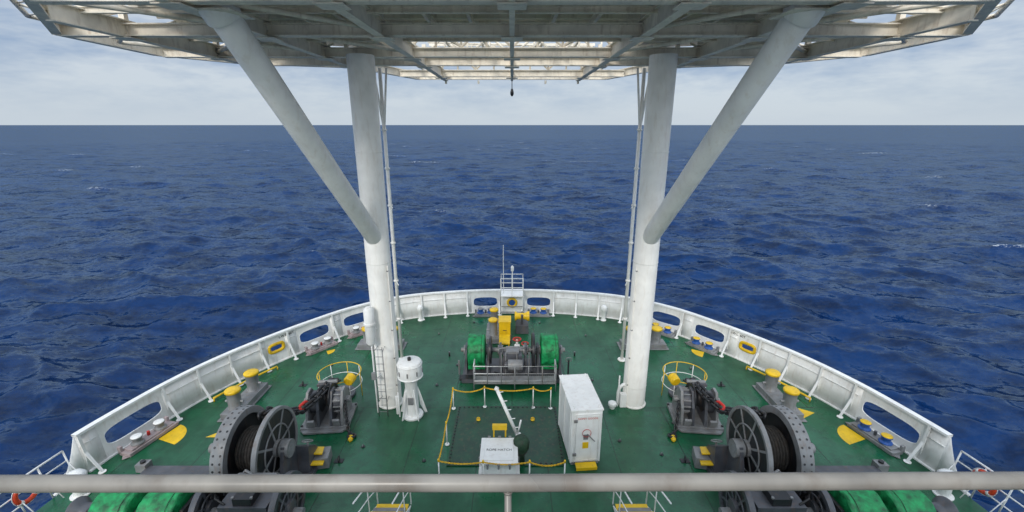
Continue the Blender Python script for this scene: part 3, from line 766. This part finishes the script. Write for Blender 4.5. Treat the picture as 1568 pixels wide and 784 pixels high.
# ---------------------------------------------------------------- windlass
for mir in (False,True):
    b=B('anchor_windlass',loc=(-7.85,11.6,0),mir=mir,bevel=.012)
    wheel(b,.52,0,1.36,1.26,.14,LGREY,DARK,.26,8,.10)
    b.ring((-.52,0,1.36),(1,0,0),1.27,1.05,.38,LGREY,52); b.cyl((-.60,0,1.36),(-.42,0,1.36),1.1,DARK,n=40)
    for k in range(36):
        a=2*math.pi*k/36
        for dx in (-.1,.1): b.cyl((-.52+dx,math.cos(a)*1.25,1.36+math.sin(a)*1.25),(-.52+dx,math.cos(a)*1.276,1.36+math.sin(a)*1.276),.035,DARK,n=8)
    b.cyl((-.4,0,1.36),(.45,0,1.36),.62,ROPE,n=28)
    for i in range(9): b.torus((-.33+i*.09,0,1.36),.62,.045,(1,0,0),ROPE,28,nn=6)
    b.cyl((-1.5,0,1.36),(1.0,0,1.36),.15,LGREY)
    for x in (-.9,.85):
        b.prism([(x-.06,-.8,.1),(x-.06,.7,.1),(x-.06,.22,1.55),(x-.06,-.22,1.55)],(.12,0,0),GREY); b.cyl((x-.14,0,1.36),(x+.14,0,1.36),.28,LGREY)
    b.box((-1.4,-1.0,.09),(5.6,3.2,.16),GREY)
    b.prism([(.75,.3,.12),(.75,1.25,.12),(.75,.9,.75),(.75,.4,1.1)],(.55,0,0),GREY)
    b.box((1.45,.9,.22),(.5,.6,.4),LGREY,(0,0,.2)); b.box((1.3,.85,.55),(.45,.35,.05),YEL,(.0,.15,.2)); b.box((1.42,.55,.36),(.45,.3,.05),YEL,(0,.15,.2))
    b.box((1.0,1.15,.15),(.9,.5,.25),GREY,(0,0,-.3))
    b.cyl((1.25,.5,.2),(1.25,.5,1.2),.03,LGREY,n=8); b.torus((1.25,.5,1.22),.16,.02,(0,.5,1),LGREY,16)
    wheel(b,1.7,-1.85,.95,.92,.16,GREY,DARK,.22,10)
    wheel(b,-.55,-1.75,.85,.72,.16,GREY,DARK,.2,8)
    b.box((.7,-1.7,.75),(1.3,1.0,1.1),GREY); b.cyl((.1,-1.3,1.35),(1.2,-1.3,1.35),.2,LGREY); b.box((.7,-1.9,1.4),(.5,.5,.25),DARK)
    for bx_ in (.45,.95):
        for by_ in (-2.1,-1.7): b.cyl((bx_,by_,1.5),(bx_,by_,1.56),.04,LGREY,n=6)
    b.tube([(.2,-2.1,1.3),(-.1,-2.0,1.4),(-.4,-1.6,1.2),(-.45,-1.1,.5)],.03,BLACK); b.tube([(1.3,-1.4,1.1),(1.4,-1.0,1.0),(1.35,-.6,.5),(1.3,-.4,.2)],.03,BLACK)
    b.cyl((-4.0,-1.8,.75),(2.1,-1.8,.75),.12,LGREY)
    drumcover(b,(-1.6,-1.8,.76),.66,1.0,TARP); drumcover(b,(-2.85,-1.8,.76),.66,1.05,TARP)
    for x in (-2.2,-1.0,-3.5): b.prism([(x-.05,-2.4,.1),(x-.05,-1.2,.1),(x-.05,-1.5,1.1),(x-.05,-2.1,1.1)],(.1,0,0),DARK)
    b.lathe((-3.55,-1.8,.75),(-1,0,0),[(.36,0),(.24,.12),(.24,.42),(.40,.56),(.40,.6)],GREY); b.cyl((-4.16,-1.8,.75),(-4.2,-1.8,.75),.3,YEL)
    b.tube([(-.2,-.9,.2),(-.2,-1.0,1.0),(.3,-1.2,1.6),(.6,-1.3,1.5)],.04,LGREY)
    b.done()
    b=B('deck_access_stair',loc=(-3.55,10.3,0),mir=mir,bevel=.005)
    for x in (-.5,.5):
        b.tube([(x,.5,.004),(x,.5,1.0),(x,-.2,1.35),(x,-1.2,1.75)],.022,WHITE); b.tube([(x,.5,.55),(x,-.2,.9),(x,-1.2,1.3)],.016,WHITE)
        b.prism([(x-.02,.45,.004),(x-.02,.2,.004),(x-.02,-1.3,.8),(x-.02,-1.3,1.0)],(.04,0,0),WHITE)
        b.cyl((x,-.2,.3),(x,-.2,1.35),.018,WHITE,n=8)
    for i in range(5): b.box((0,.25-i*.3,.14+i*.17),(.94,.22,.03),YEL if i%2==0 else LGREY)
    b.done()
    b=B('deck_scupper_box',loc=(-12.2,12.2,0),mir=mir); b.box((0,0,.15),(.35,.3,.28),LGREY); b.cyl((0,0,.29),(0,0,.36),.08,DARK,n=12); b.done()
    b=B('pad_eye',loc=(-9.2,17.2,0),mir=mir,bevel=0); b.torus((0,0,.08),.1,.025,(1,.3,0),DARK,14); b.box((0,0,.01),(.3,.2,.02),DARK); b.done()
    b=B('pad_eye',loc=(-5.9,12.6,0),mir=mir,bevel=0); b.torus((0,0,.08),.1,.025,(1,.3,0),DARK,14); b.box((0,0,.01),(.3,.2,.02),DARK); b.done()
    b=B('sounding_pipe',loc=(-3.1,19.8,0),mir=mir,bevel=0); b.cyl((0,0,.004),(0,0,.22),.04,DARK,n=10); b.cyl((0,0,.22),(0,0,.24),.04,LGREY,n=10); b.done()

# ---------------------------------------------------------------- sea
ZS=-9.5
rs=[11.0]
while rs[-1]<700: rs.append(rs[-1]*1.0062)
while rs[-1]<60000: rs.append(rs[-1]*1.06)
rs=np.array(rs)
th=np.concatenate([np.radians(np.linspace(28,152,900,endpoint=False)),np.radians(np.linspace(152,388,120,endpoint=False))])
R_,T_=np.meshgrid(rs,th,indexing='ij'); X=R_*np.cos(T_); Yy=R_*np.sin(T_)
Z=np.zeros_like(X); dX=np.zeros_like(X); dY=np.zeros_like(X)
nw=120; wind=math.radians(250)
for i in range(nw):
    lam=1.3*(55/1.3)**(rng.rand()); k=2*math.pi/lam
    d=wind+rng.normal(0,.6); amp=.0150*lam**.75*(.5+rng.rand())
    if lam>20: amp*=.66
    if lam<9: amp*=1.22
    res=R_*.0062; fade=np.clip((lam/res-2.5)/4,0,1)
    ph=k*(X*math.cos(d)+Yy*math.sin(d))+rng.rand()*6.28
    a=amp*fade*.62; Z+=a*np.cos(ph); dX-=a*math.cos(d)*np.sin(ph)*.9; dY-=a*math.sin(d)*np.sin(ph)*.9
foam=np.clip((Z-np.percentile(Z[:660],96))/.12,0,1)
foam[R_>550]=0
verts=np.stack([X+dX,Yy+dY,Z+ZS],-1).reshape(-1,3)
nr,na=X.shape
I=np.arange(nr-1)[:,None]; J=np.arange(na)[None,:]; J2=(J+1)%na
F=np.stack([I*na+J,(I+1)*na+J,(I+1)*na+J2,I*na+J2],-1).reshape(-1,4)[:,::-1]
me=bpy.data.meshes.new('sea'); me.vertices.add(len(verts)); me.vertices.foreach_set('co',verts.astype(np.float32).ravel())
me.loops.add(F.size); me.loops.foreach_set('vertex_index',np.ascontiguousarray(F).astype(np.int32).ravel())
me.polygons.add(len(F)); me.polygons.foreach_set('loop_start',np.arange(0,F.size,4,dtype=np.int32))
me.polygons.foreach_set('use_smooth',np.ones(len(F),dtype=bool)); me.update(calc_edges=True)
if me.polygons[1000].normal.z<0: me.flip_normals()
at=me.attributes.new('foam','FLOAT','POINT'); at.data.foreach_set('value',foam.astype(np.float32).ravel())
me.materials.append(SEA); o=bpy.data.objects.new('sea',me); sc.collection.objects.link(o)

# ---------------------------------------------------------------- world & light
w=bpy.data.worlds.new('World'); sc.world=w; w.use_nodes=True; N=w.node_tree.nodes; L=w.node_tree.links
bg=N['Background']; sky=N.new('ShaderNodeTexSky'); sky.sky_type='NISHITA'; sky.sun_disc=False
sky.sun_elevation=math.radians(32); sky.sun_rotation=math.radians(200)
tc=N.new('ShaderNodeTexCoord').outputs['Generated']
sep=N.new('ShaderNodeSeparateXYZ'); L.new(tc,sep.inputs[0])
n1=noise(N,L,tc,3.4,5,.66,(1,1,3.6)); 
cl=mixc(N,L,ramp(N,L,n1.outputs[0],.38,.60),(3.1,4.2,6.0),(6.2,6.9,7.7))
hz=ramp(N,L,sep.outputs[2],0.0,.11)
cl=mixc(N,L,hz,(5.9,6.7,7.5),cl)
zen=ramp(N,L,sep.outputs[2],.30,.95)
cl=mixc(N,L,1.0,cl,mixc(N,L,zen,(1,1,1),(2.3,2.2,2.1)),'MULTIPLY')
my=mth(N,L,'MULTIPLY',sep.outputs[1],-1.0)
aft=ramp(N,L,my,.05,.8)
cl=mixc(N,L,1.0,cl,mixc(N,L,aft,(1,1,1),(2.6,2.45,2.25)),'MULTIPLY')
fin_=mixc(N,L,.92,sky.outputs[0],cl)
L.new(fin_,bg.inputs[0]); bg.inputs[1].default_value=.1
ld=bpy.data.lights.new('sun','SUN'); ld.energy=1.5; ld.angle=math.radians(12); ld.color=(1,.95,.87)
lo=bpy.data.objects.new('sun',ld); sc.collection.objects.link(lo)
az=math.radians(200); el=math.radians(32)
dv=Vector((math.sin(az)*math.cos(el),math.cos(az)*math.cos(el),math.sin(el)))
lo.rotation_euler=dv.to_track_quat('Z','Y').to_euler(); lo.location=(0,0,60)

# ---------------------------------------------------------------- camera
cd=bpy.data.cameras.new('camera'); cd.sensor_width=36; cd.lens=15.66; cd.clip_start=.05; cd.clip_end=150000
co=bpy.data.objects.new('camera',cd); sc.collection.objects.link(co); co.location=(0,0,11); co.rotation_euler=(math.radians(90-16.4),0,0)
sc.camera=co
